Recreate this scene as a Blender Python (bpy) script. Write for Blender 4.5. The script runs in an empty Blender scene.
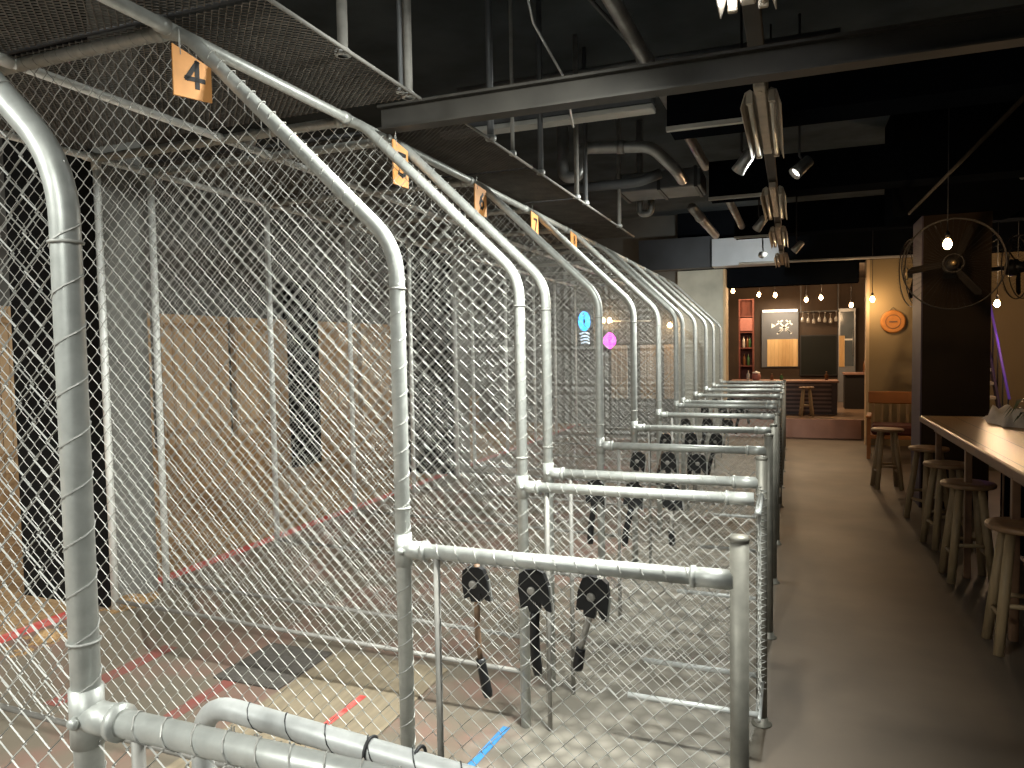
import bpy, math, random
from mathutils import Vector, Matrix
random.seed(7)
C = bpy.context.scene.collection
SC = bpy.context.scene
PI = math.pi

# ------------------------------------------------------------------ materials
MATS = {}
def nodes_of(name):
    m = bpy.data.materials.new(name); m.use_nodes = True
    nt = m.node_tree
    return m, nt, nt.nodes['Principled BSDF']

def mat(name, col, rough=0.6, metal=0.0, var=0.0, scale=8.0, bump=0.0, stretch=(1, 1, 1), col2=None, detail=4.0, spec=0.5):
    """principled material whose colour wanders between col and col2 with a noise pattern"""
    m, nt, b = nodes_of(name)
    b.inputs['Roughness'].default_value = rough
    b.inputs['Metallic'].default_value = metal
    b.inputs['Specular IOR Level'].default_value = spec
    if col2 is None:
        col2 = tuple(max(0, c * (1 - var)) for c in col)
        col = tuple(min(1, c * (1 + var)) for c in col)
    geo = nt.nodes.new('ShaderNodeNewGeometry')
    mp = nt.nodes.new('ShaderNodeMapping'); mp.inputs['Scale'].default_value = stretch
    nz = nt.nodes.new('ShaderNodeTexNoise'); nz.inputs['Scale'].default_value = scale; nz.inputs['Detail'].default_value = detail
    rp = nt.nodes.new('ShaderNodeValToRGB')
    rp.color_ramp.elements[0].position = 0.3; rp.color_ramp.elements[1].position = 0.7
    rp.color_ramp.elements[0].color = (*col2, 1); rp.color_ramp.elements[1].color = (*col, 1)
    L = nt.links.new
    L(geo.outputs['Position'], mp.inputs['Vector']); L(mp.outputs['Vector'], nz.inputs['Vector'])
    L(nz.outputs['Fac'], rp.inputs['Fac']); L(rp.outputs['Color'], b.inputs['Base Color'])
    if bump:
        bp = nt.nodes.new('ShaderNodeBump'); bp.inputs['Strength'].default_value = bump; bp.inputs['Distance'].default_value = 0.01
        L(nz.outputs['Fac'], bp.inputs['Height']); L(bp.outputs['Normal'], b.inputs['Normal'])
    MATS[name] = m
    return m

def glow(name, col, strength):
    m, nt, b = nodes_of(name)
    b.inputs['Base Color'].default_value = (*col, 1)
    b.inputs['Emission Color'].default_value = (*col, 1)
    b.inputs['Emission Strength'].default_value = strength
    MATS[name] = m
    return m

def planks(name, c1, c2, cdark, width, axis='Y', rough=0.6, offset=0.0):
    """boards side by side along an axis, each its own tone, grain along the boards"""
    m, nt, b = nodes_of(name); L = nt.links.new
    b.inputs['Roughness'].default_value = rough
    geo = nt.nodes.new('ShaderNodeNewGeometry'); sx = nt.nodes.new('ShaderNodeSeparateXYZ')
    L(geo.outputs['Position'], sx.inputs[0])
    def math_(op, a, bb):
        n = nt.nodes.new('ShaderNodeMath'); n.operation = op
        for i, v in enumerate((a, bb)):
            if isinstance(v, (int, float)): n.inputs[i].default_value = v
            elif v is not None: L(v, n.inputs[i])
        return n.outputs[0]
    u = math_('DIVIDE', math_('ADD', sx.outputs[axis], offset), width)
    fl = math_('FLOOR', u, None); fr = math_('FRACT', u, None)
    wn = nt.nodes.new('ShaderNodeTexWhiteNoise'); wn.noise_dimensions = '1D'; L(fl, wn.inputs['W'])
    mp = nt.nodes.new('ShaderNodeMapping')
    sc = {'X': (18, 1.5, 1.5), 'Y': (1.5, 18, 1.5)}[axis]
    mp.inputs['Scale'].default_value = sc
    L(geo.outputs['Position'], mp.inputs['Vector'])
    nz = nt.nodes.new('ShaderNodeTexNoise'); nz.inputs['Scale'].default_value = 3.0; nz.inputs['Detail'].default_value = 6
    L(mp.outputs[0], nz.inputs['Vector'])
    f = math_('ADD', math_('MULTIPLY', wn.outputs['Value'], 0.55), math_('MULTIPLY', nz.outputs['Fac'], 0.5))
    rp = nt.nodes.new('ShaderNodeValToRGB'); rp.color_ramp.elements[0].position = 0.15; rp.color_ramp.elements[1].position = 0.85
    rp.color_ramp.elements[0].color = (*c1, 1); rp.color_ramp.elements[1].color = (*c2, 1); L(f, rp.inputs['Fac'])
    gap = math_('LESS_THAN', fr, 0.035)
    mx = nt.nodes.new('ShaderNodeMix'); mx.data_type = 'RGBA'
    L(gap, mx.inputs['Factor']); L(rp.outputs['Color'], mx.inputs['A']); mx.inputs['B'].default_value = (*cdark, 1)
    L(mx.outputs['Result'], b.inputs['Base Color'])
    MATS[name] = m
    return m

mat('galvanised', (0.47, 0.48, 0.455), 0.45, 0.4, 0.12, 30, 0.05)
mat('shaded_post', (0.21, 0.20, 0.17), 0.5, 0.35, 0.16, 22, 0.06)  # darker, browner galvanised; shade on the end posts put into the colour
mat('tube_bright', (0.82, 0.82, 0.79), 0.5, 0.1, 0.1, 22, 0.06)  # pale tone stands in for lamp light on roof tubes and back posts
mat('tube_grey', (0.50, 0.51, 0.50), 0.5, 0.25, 0.14, 22, 0.06)
mat('dull_tube', (0.25, 0.24, 0.22), 0.6, 0.2, 0.2, 14, 0.06)
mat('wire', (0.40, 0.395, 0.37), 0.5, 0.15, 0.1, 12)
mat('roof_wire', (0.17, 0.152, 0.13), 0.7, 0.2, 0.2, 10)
mat('dark_steel', (0.045, 0.045, 0.047), 0.5, 0.3, 0.25, 6)
mat('beam_steel', (0.045, 0.041, 0.035), 0.55, 0.3, 0.25, 5)
mat('duct_grey', (0.13, 0.135, 0.14), 0.5, 0.4, 0.2, 5)
mat('pipe_metal', (0.42, 0.42, 0.41), 0.38, 0.7, 0.2, 9)
mat('black_ceiling', (0.075, 0.09, 0.10), 0.9, 0, 0.25, 2, spec=0.0)
mat('black_paint', (0.006, 0.0072, 0.0095), 0.9, 0, 0.2, 2, spec=0.0)
mat('edge_dark', (0.022, 0.016, 0.010), 0.8, 0, 0.2, 5, spec=0.1)
mat('white_strip', (0.55, 0.54, 0.5), 0.5, 0.1, 0.1, 5)
mat('bulkhead_pale', (0.50, 0.53, 0.58), 0.5, 0.1, 0.12, 2)
mat('bulkhead_dark', (0.055, 0.06, 0.07), 0.6, 0.1, 0.2, 2)
mat('concrete_pillar', (0.46, 0.46, 0.40), 0.75, 0, 0.16, 3, 0.1)
mat('column_grey', (0.19, 0.185, 0.17), 0.8, 0, 0.12, 4, 0.1)
mat('column_black', (0.012, 0.012, 0.012), 0.9, 0, 0.2, 4, spec=0.1)
mat('wall_charcoal', (0.12, 0.118, 0.11), 0.85, 0, 0.25, 1.5, 0.1)
mat('osb', (0.42, 0.27, 0.14), 0.85, 0, 0, 26, 0.2, (1, 1, 1), (0.22, 0.13, 0.065), 8)
mat('chips', (0.46, 0.29, 0.14), 0.9, 0, 0, 60, 0.5, (1, 1, 1), (0.20, 0.115, 0.05), 6)
mat('red_tape', (0.55, 0.03, 0.028), 0.55, 0, 0, 9, 0, (1, 3, 1), (0.60, 0.20, 0.17))
mat('faded_tape', (0.26, 0.065, 0.055), 0.65, 0, 0, 9, 0, (1, 1, 1), (0.19, 0.105, 0.085))
mat('blue_tape', (0.05, 0.22, 0.50), 0.55, 0, 0.2, 30)
mat('grey_mat', (0.085, 0.075, 0.065), 0.9, 0, 0.2, 40, 0.2)
mat('plywood', (0.235, 0.19, 0.13), 0.7, 0, 0.16, 3, 0, (10, 1, 1))
mat('sign_wood', (0.80, 0.37, 0.12), 0.55, 0, 0.12, 12)
mat('black_mark', (0.012, 0.010, 0.010), 0.6, 0, 0.1, 8)
mat('axe_black', (0.012, 0.012, 0.013), 0.42, 0.2, 0.2, 20)
mat('axe_edge', (0.62, 0.62, 0.60), 0.3, 0.8, 0.1, 20)
mat('axe_brown', (0.17, 0.105, 0.065), 0.55, 0, 0.2, 20)
mat('axe_grey', (0.33, 0.31, 0.28), 0.45, 0.4, 0.15, 20)
mat('pine_leg', (0.34, 0.235, 0.125), 0.55, 0, 0.18, 5, 0, (8, 8, 1))
mat('seat_wood', (0.30, 0.17, 0.085), 0.45, 0, 0.2, 4, 0, (1, 9, 1))
mat('edge_wood', (0.20, 0.105, 0.055), 0.5, 0, 0.2, 8)
mat('tan_wall', (0.33, 0.245, 0.125), 0.8, 0, 0.06, 1.2)
mat('tan_edge', (0.62, 0.46, 0.28), 0.7, 0, 0.06, 3)
mat('column_brown', (0.034, 0.021, 0.011), 0.7, 0, 0.15, 2, spec=0.2)
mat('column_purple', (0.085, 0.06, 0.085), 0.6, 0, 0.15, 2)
mat('brown_room', (0.055, 0.034, 0.02), 0.8, 0, 0.2, 2)
mat('purple_wall', (0.045, 0.026, 0.055), 0.8, 0, 0.2, 2)
mat('step_pink', (0.50, 0.29, 0.23), 0.6, 0, 0.12, 3)
mat('bar_front', (0.07, 0.05, 0.055), 0.5, 0, 0.2, 3)
mat('bar_slat', (0.20, 0.14, 0.13), 0.5, 0, 0.15, 5)
mat('bar_top', (0.28, 0.16, 0.125), 0.4, 0, 0.15, 4)
mat('menu_grey', (0.13, 0.135, 0.15), 0.6, 0, 0.1, 3)
mat('fridge_steel', (0.32, 0.33, 0.35), 0.35, 0.6, 0.1, 4)
mat('fridge_glass', (0.10, 0.12, 0.14), 0.12, 0, 0.2, 3)
mat('chalk_white', (0.75, 0.75, 0.73), 0.7, 0, 0.06, 10)
mat('screen_black', (0.007, 0.008, 0.006), 0.6, 0, 0.2, 2, spec=0.2)
mat('red_cloth', (0.12, 0.03, 0.02), 0.7, 0, 0.3, 6)
mat('clear_glass', (0.45, 0.42, 0.38), 0.1, 0.2, 0.2, 20)
mat('bottle_brown', (0.12, 0.05, 0.02), 0.15, 0, 0.2, 20)
mat('bottle_green', (0.05, 0.12, 0.04), 0.2, 0, 0.2, 20)
mat('pink_plastic', (0.30, 0.12, 0.10), 0.4, 0, 0.1, 20)
mat('leaf', (0.07, 0.115, 0.035), 0.5, 0, 0.3, 20)
mat('white_cloth', (0.85, 0.80, 0.75), 0.8, 0, 0.08, 14, 0.2)
mat('chair_orange', (0.36, 0.135, 0.035), 0.5, 0, 0.2, 4)
mat('cushion_red', (0.085, 0.018, 0.012), 0.8, 0, 0.2, 6)
mat('plaque_orange', (0.62, 0.25, 0.055), 0.5, 0, 0.2, 5)
mat('fan_black', (0.03, 0.026, 0.022), 0.4, 0.4, 0.2, 8)
mat('fan_blade', (0.014, 0.011, 0.009), 0.75, 0.0, 0.2, 8, spec=0.2)
mat('brass', (0.50, 0.36, 0.18), 0.3, 0.8, 0.1, 8)
mat('fixture_cream', (0.42, 0.365, 0.29), 0.45, 0.15, 0.14, 9)
mat('tube_off', (0.62, 0.56, 0.47), 0.3, 0, 0.05, 4)
mat('stair_tread', (0.40, 0.35, 0.30), 0.6, 0, 0.1, 5)
mat('floor_bar', (0.20, 0.13, 0.085), 0.35, 0, 0.15, 2)
planks('target_planks', (0.36, 0.235, 0.135), (0.52, 0.36, 0.21), (0.09, 0.055, 0.03), 0.16, 'Y', 0.8)
planks('end_planks', (0.40, 0.28, 0.17), (0.56, 0.40, 0.26), (0.12, 0.08, 0.05), 0.12, 'X', 0.8)
planks('menu_planks', (0.52, 0.30, 0.11), (0.85, 0.60, 0.30), (0.30, 0.16, 0.06), 0.085, 'X', 0.6)
planks('table_planks', (0.44, 0.27, 0.13), (0.58, 0.38, 0.20), (0.16, 0.085, 0.04), 0.20, 'X', 0.32, 0.07)
glow('tube_lit', (0.93, 0.97, 1.0), 14)
glow('bulb_warm', (1.0, 0.62, 0.28), 45)
glow('neon_blue', (0.03, 0.42, 0.95), 5)
glow('neon_white', (0.62, 0.78, 0.92), 3.0)
glow('neon_pink', (0.95, 0.08, 0.75), 5)
glow('purple_strip', (0.14, 0.06, 0.40), 0.25)
glow('strip_lit', (1.0, 0.88, 0.72), 1.6)
glow('spot_lens', (1.0, 0.93, 0.82), 8)

# floor: painted zones side by side, ragged joins
def floor_material():
    m, nt, b = nodes_of('hall_floor'); L = nt.links.new
    b.inputs['Roughness'].default_value = 0.5
    geo = nt.nodes.new('ShaderNodeNewGeometry'); sx = nt.nodes.new('ShaderNodeSeparateXYZ'); L(geo.outputs['Position'], sx.inputs[0])
    def noise(scale, detail=5, vec=None):
        n = nt.nodes.new('ShaderNodeTexNoise'); n.inputs['Scale'].default_value = scale; n.inputs['Detail'].default_value = detail
        L(geo.outputs['Position'], n.inputs['Vector']); return n.outputs['Fac']
    def ramp(f, stops):
        r = nt.nodes.new('ShaderNodeValToRGB')
        while len(r.color_ramp.elements) < len(stops): r.color_ramp.elements.new(0.5)
        for e, (p, c) in zip(r.color_ramp.elements, stops): e.position = p; e.color = (*c, 1)
        L(f, r.inputs['Fac']); return r.outputs['Color']
    def mixc(f, a, bb):
        n = nt.nodes.new('ShaderNodeMix'); n.data_type = 'RGBA'; L(f, n.inputs['Factor']); L(a, n.inputs['A']); L(bb, n.inputs['B']); return n.outputs['Result']
    def mrange(v, a, bb):
        n = nt.nodes.new('ShaderNodeMapRange'); L(v, n.inputs['Value']); n.inputs['From Min'].default_value = a; n.inputs['From Max'].default_value = bb; return n.outputs['Result']
    n1 = noise(2.2); n2 = noise(9); n3 = noise(0.8, 3)
    red = ramp(n1, [(0.30, (0.15, 0.13, 0.10)), (0.48, (0.17, 0.14, 0.107)), (0.62, (0.21, 0.13, 0.102)), (0.75, (0.21, 0.18, 0.14))])
    vor = nt.nodes.new('ShaderNodeTexVoronoi'); vor.inputs['Scale'].default_value = 12; L(geo.outputs['Position'], vor.inputs['Vector'])
    stone = ramp(vor.outputs['Distance'], [(0.0, (0.29, 0.265, 0.225)), (0.35, (0.215, 0.195, 0.162)), (0.7, (0.135, 0.122, 0.10))])
    brown = ramp(n1, [(0.3, (0.08, 0.062, 0.045)), (0.55, (0.105, 0.079, 0.056)), (0.75, (0.128, 0.097, 0.069))])
    wob = nt.nodes.new('ShaderNodeMath'); wob.operation = 'MULTIPLY_ADD'; L(n2, wob.inputs[0]); wob.inputs[1].default_value = 0.5; L(sx.outputs['X'], wob.inputs[2])
    c = mixc(mrange(wob.outputs[0], -1.15, -0.85), red, stone)
    c = mixc(mrange(sx.outputs['X'], -0.16, -0.10), c, brown)
    L(c, b.inputs['Base Color'])
    rr = nt.nodes.new('ShaderNodeMapRange'); L(n3, rr.inputs['Value']); rr.inputs['To Min'].default_value = 0.42; rr.inputs['To Max'].default_value = 0.65
    L(rr.outputs['Result'], b.inputs['Roughness'])
    bp = nt.nodes.new('ShaderNodeBump'); bp.inputs['Strength'].default_value = 0.08; bp.inputs['Distance'].default_value = 0.01
    L(n2, bp.inputs['Height']); L(bp.outputs['Normal'], b.inputs['Normal'])
    MATS['hall_floor'] = m
floor_material()

# ------------------------------------------------------------------ mesh collectors
class MB:
    def __init__(s): s.v = []; s.f = []; s.smooth = []
    def add(s, verts, faces, smooth=False):
        n = len(s.v); s.v.extend([tuple(p) for p in verts]); s.f.extend([tuple(i + n for i in f) for f in faces]); s.smooth.extend([smooth] * len(faces)); return s
    def box(s, x0, x1, y0, y1, z0, z1, bev=0.0):
        if bev <= 0:
            v = [(x, y, z) for x in (x0, x1) for y in (y0, y1) for z in (z0, z1)]
            return s.add(v, [(0, 1, 3, 2), (4, 6, 7, 5), (0, 4, 5, 1), (2, 3, 7, 6), (0, 2, 6, 4), (1, 5, 7, 3)])
        b = min(bev, (x1 - x0) / 2.01, (y1 - y0) / 2.01, (z1 - z0) / 2.01)
        def ring(z, i): return [(x0 + i, y0 + b, z), (x0 + b, y0 + i, z), (x1 - b, y0 + i, z), (x1 - i, y0 + b, z), (x1 - i, y1 - b, z), (x1 - b, y1 - i, z), (x0 + b, y1 - i, z), (x0 + i, y1 - b, z)]
        v = ring(z0, b) + ring(z0 + b, 0) + ring(z1 - b, 0) + ring(z1, b)
        f = [tuple(range(7, -1, -1)), tuple(range(24, 32))]
        for k in range(3):
            for i in range(8): f.append((k * 8 + i, k * 8 + (i + 1) % 8, k * 8 + 8 + (i + 1) % 8, k * 8 + 8 + i))
        return s.add(v, f)
    def tube(s, pts, r, n=8, cap=True, radii=None, closed=False):
        P = [Vector(p) for p in pts]; k = len(P)
        T = []
        for i in range(k):
            if closed: t = P[(i + 1) % k] - P[i - 1]
            elif i == 0: t = P[1] - P[0]
            elif i == k - 1: t = P[-1] - P[-2]
            else: t = (P[i + 1] - P[i]).normalized() + (P[i] - P[i - 1]).normalized()
            T.append(t.normalized() if t.length > 1e-9 else Vector((0, 0, 1)))
        ref = Vector((0, 0, 1)) if abs(T[0].z) < 0.9 else Vector((1, 0, 0))
        u = (ref - T[0] * ref.dot(T[0])).normalized()
        v = []
        for i in range(k):
            u = (u - T[i] * u.dot(T[i])).normalized(); w = T[i].cross(u); rr = radii[i] if radii else r
            for j in range(n):
                a = 2 * PI * j / n; v.append(P[i] + (u * math.cos(a) + w * math.sin(a)) * rr)
        f = []
        for i in range(k if closed else k - 1):
            i2 = (i + 1) % k
            for j in range(n): f.append((i * n + j, i * n + (j + 1) % n, i2 * n + (j + 1) % n, i2 * n + j))
        if cap and not closed: f.append(tuple(range(n - 1, -1, -1))); f.append(tuple((k - 1) * n + j for j in range(n)))
        return s.add(v, f, n > 4)
    def lathe(s, prof, c=(0, 0, 0), n=20, axis=None):
        """prof: (radius, height) pairs around an axis (default z)"""
        A = Vector(axis).normalized() if axis else Vector((0, 0, 1))
        q = Vector((0, 0, 1)).rotation_difference(A); c = Vector(c); v = []
        for r, h in prof:
            for j in range(n):
                a = 2 * PI * j / n; v.append(c + q @ Vector((r * math.cos(a), r * math.sin(a), h)))
        f = []
        for i in range(len(prof) - 1):
            for j in range(n): f.append((i * n + j, i * n + (j + 1) % n, (i + 1) * n + (j + 1) % n, (i + 1) * n + j))
        f.append(tuple(range(n - 1, -1, -1))); f.append(tuple((len(prof) - 1) * n + j for j in range(n)))
        return s.add(v, f, True)
    def prism(s, outline, thick, M):
        """outline in local xy, extruded by thick along local z, placed by matrix M"""
        n = len(outline)
        v = [M @ Vector((x, y, -thick / 2)) for x, y in outline] + [M @ Vector((x, y, thick / 2)) for x, y in outline]
        f = [tuple(range(n - 1, -1, -1)), tuple(range(n, 2 * n))] + [(i, (i + 1) % n, n + (i + 1) % n, n + i) for i in range(n)]
        return s.add(v, f)
    def mesh(s, name, material):
        me = bpy.data.meshes.new(name); me.from_pydata(s.v, [], s.f)
        me.polygons.foreach_set('use_smooth', s.smooth)
        me.materials.append(MATS[material]); me.update(); return me
    def build(s, name, material, parent=None, label=None):
        o = bpy.data.objects.new(name, s.mesh(name, material)); C.objects.link(o)
        if parent is not None: o.parent = parent
        if label: o['label'] = label
        return o

def tag(o, label, cat, group=None):
    o['label'] = label; o['category'] = cat
    if group: o['group'] = group
    return o
def thing(name, label, cat, loc=(0, 0, 0), rz=0.0, group=None):
    o = bpy.data.objects.new(name, None); C.objects.link(o); o.empty_display_size = 0.1
    o.location = loc; o.rotation_euler = (0, 0, rz)
    return tag(o, label, cat, group)
def struct(name, mb, material):
    o = mb.build(name, material); o['kind'] = 'structure'; return o
def copy_thing(o, parent=None):
    c = o.copy(); C.objects.link(c)
    if parent is not None: c.parent = parent
    for ch in list(o.children): copy_thing(ch, c)
    return c
def rounded(pts, rad, k=6):
    """polyline with its inner corners rounded"""
    P = [Vector(p) for p in pts]; out = [P[0]]
    for i in range(1, len(P) - 1):
        a = (P[i - 1] - P[i]); b = (P[i + 1] - P[i]); la, lb = a.length, b.length
        d = min(rad, la * .49, lb * .49); p0 = P[i] + a / la * d; p1 = P[i] + b / lb * d
        for j in range(k + 1):
            t = j / k; out.append(p0 * (1 - t) ** 2 + P[i] * 2 * t * (1 - t) + p1 * t * t)
    out.append(P[-1]); return out
def helix(a, b, r, pitch, steps=9):
    a = Vector(a); b = Vector(b); d = b - a; ln = d.length; t = d / ln
    ref = Vector((0, 1, 0)) if abs(t.y) < .9 else Vector((1, 0, 0)); u = (ref - t * ref.dot(t)).normalized(); w = t.cross(u)
    n = max(2, int(ln / pitch * steps)); out = []
    for i in range(n + 1):
        s = ln * i / n; an = 2 * PI * s / pitch; out.append(a + t * s + (u * math.cos(an) + w * math.sin(an)) * r)
    return out

def light(name, kind, loc, energy, col, aim=None, **kw):
    d = bpy.data.lights.new(name, kind); d.energy = energy; d.color = col
    for k, v in kw.items(): setattr(d, k, v)
    o = bpy.data.objects.new(name, d); C.objects.link(o); o.location = loc
    if aim is not None: o.rotation_euler = (Vector(aim) - Vector(loc)).to_track_quat('-Z', 'Y').to_euler()
    return o

# ------------------------------------------------------------------ plan of the place (metres)
H = 1.716
XP, XE, XB = -1.13, -0.13, -3.65          # bent posts, rail end posts, back posts
HB, HT, XT = 2.035, 2.815, -1.945          # bend height, roof height, roof corner
HR = 1.10                                 # rail height
FY = [0.877, 1.967, 3.039, 3.409, 4.459, 5.512, 6.606, 7.665, 8.154, 9.260, 10.427, 11.473, 12.678]
ORD = ['first', 'second', 'third', 'fourth', 'fifth', 'sixth', 'seventh', 'eighth', 'ninth', 'tenth', 'eleventh', 'twelfth', 'thirteenth']
ZP = 0.25                                 # target platform height

# ------------------------------------------------------------------ setting
struct('floor', MB().box(-3.5, 5.2, -2.5, 14.4, -0.1, 0.0), 'hall_floor')
struct('floor_target_zone', MB().box(-3.86, -3.5, -2.5, 13.6, -0.1, ZP), 'hall_floor')
struct('floor_chip_zone', MB().box(-6.1, -3.86, -2.5, 13.6, -0.1, ZP), 'osb')
struct('floor_bar', MB().box(-1.6, 2.2, 14.4, 19.2, -0.1, 0.335), 'floor_bar')
struct('trim_step', MB().box(-1.14, 1.14, 14.36, 14.40, 0.0, 0.345), 'step_pink')
struct('ceiling', MB().box(-6.2, 5.2, -2.5, 19.3, 4.1, 4.2), 'black_ceiling')
struct('wall_left', MB().box(-6.2, -6.08, -2.5, 13.7, 0.0, 4.1), 'wall_charcoal')
struct('wall_left_kickboard', MB().box(-6.08, -5.97, -2.5, 13.6, ZP, 0.768), 'osb')
struct('wall_end', MB().box(-6.1, -1.96, 13.6, 13.75, 0.0, 4.1), 'wall_charcoal')
struct('wall_back_pillar', MB().box(-1.96, -1.16, 13.5, 14.1, 0.0, 3.07, 0.01), 'concrete_pillar')
struct('trim_pillar_edge', MB().box(-1.158, -1.12, 13.5, 14.1, 0.0, 3.07), 'tan_edge')
struct('wall_back_tan', MB().box(1.19, 5.2, 13.55, 13.75, 0.0, 3.1), 'tan_wall')
struct('trim_tan_edge', MB().box(1.14, 1.188, 13.53, 13.77, 0.0, 3.1), 'tan_edge')
struct('wall_right', MB().box(5.0, 5.2, -2.5, 13.6, 0.0, 4.1), 'brown_room')
struct('wall_bar_left', MB().box(-1.62, -1.5, 14.1, 19.2, 0.0, 4.1), 'purple_wall')
struct('wall_bar_right', MB().box(2.1, 2.2, 13.76, 19.2, 0.0, 4.1), 'brown_room')
struct('wall_bar_back', MB().box(-1.6, 2.2, 19.0, 19.2, 0.0, 4.1), 'brown_room')
struct('ceiling_bar', MB().box(-1.5, 2.1, 14.2, 19.0, 3.25, 3.3), 'brown_room')
# bulkheads and downstand beams
struct('beam_bulkhead', MB().box(-2.6, -1.32, 13.2, 13.48, 3.08, 3.62), 'bulkhead_dark')
struct('beam_bulkhead_pale', MB().box(-1.31, -0.17, 13.1, 13.48, 3.08, 3.55), 'bulkhead_pale')
struct('beam_lintel', MB().box(-1.12, 1.05, 13.78, 14.1, 2.76, 3.1), 'black_paint')
struct('beam_above_lintel', MB().box(-1.95, 5.2, 13.5, 14.1, 3.11, 4.1), 'black_paint')
for k, (x0, y0, zb, zt) in enumerate([(-0.80, 5.07, 3.2, 3.55), (-0.79, 7.62, 3.2, 3.55), (-0.75, 10.5, 3.2, 3.6)]):
    struct('beam_downstand_%d' % (k + 1), MB().box(x0, 4.9, y0, y0 + 0.35, zb, zt), 'black_paint')
    struct('trim_downstand_%d' % (k + 1), MB().box(x0 - 0.005, -0.28, y0 - 0.012, y0 + 0.03, zb - 0.03, zb - 0.001), 'white_strip')
struct('beam_column_head', MB().box(0.95, 2.1, 8.45, 9.2, 3.0, 4.1), 'black_paint')
struct('beam_right_hall', MB().box(1.7, 4.9, 4.6, 5.0, 2.9, 3.3), 'black_paint')
# hall column by the table: dark brown face, purple side
struct('column_right', MB().box(1.24, 1.84, 8.52, 9.1, 0.0, 4.09), 'column_brown')
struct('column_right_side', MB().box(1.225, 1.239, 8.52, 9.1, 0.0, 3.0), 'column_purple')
# concrete columns inside the cage between the paired dividers
for k, (y0, y1) in enumerate([(3.06, 3.39), (7.69, 8.13)]):
    struct('column_cage_%d' % (k + 1), MB().box(-4.42, -3.70, y0 + 0.004, y1, ZP, 4.09), 'column_grey')
    struct('column_cage_dark_face_%d' % (k + 1), MB().box(-4.42, -3.705, y0 - 0.012, y0 + 0.003, ZP, 4.0), 'column_black')  # thin near-black sheet over the near face of each column
struct('column_wall_dark', MB().box(-6.04, -5.90, 7.62, 8.16, ZP, 2.6), 'column_black')

# ------------------------------------------------------------------ chain-link wire
def chain(mb, width, top, bot, cell=0.065, r=0.0020, sides=3):
    """woven wires: each zigzags upward and hooks its neighbour. local x to the left (negative), z up; top(x) gives the edge"""
    half = cell / 2
    n = int(width / half)
    for i in range(n):
        x = -half * (i + 0.5)
        zt = top(x); k = int((zt - bot) / half)
        pts = []
        for j in range(k + 1):
            sgn = 1 if (j + i) % 2 == 0 else -1
            pts.append((x + sgn * (half * 0.5 + r * 0.6), sgn * r * 0.9, bot + j * half))
        pts.append((pts[-1][0], pts[-1][1], zt)) if zt - pts[-1][2] > 0.004 else None
        if len(pts) > 1: mb.tube(pts, r, sides, cap=False)
    return mb
def tall_top(x):                          # x measured from the bent post
    X = XP + x
    if X < XT: return HT - 0.01
    return HB + (XP - X) / (XP - XT) * (HT - HB) - 0.01

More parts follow.
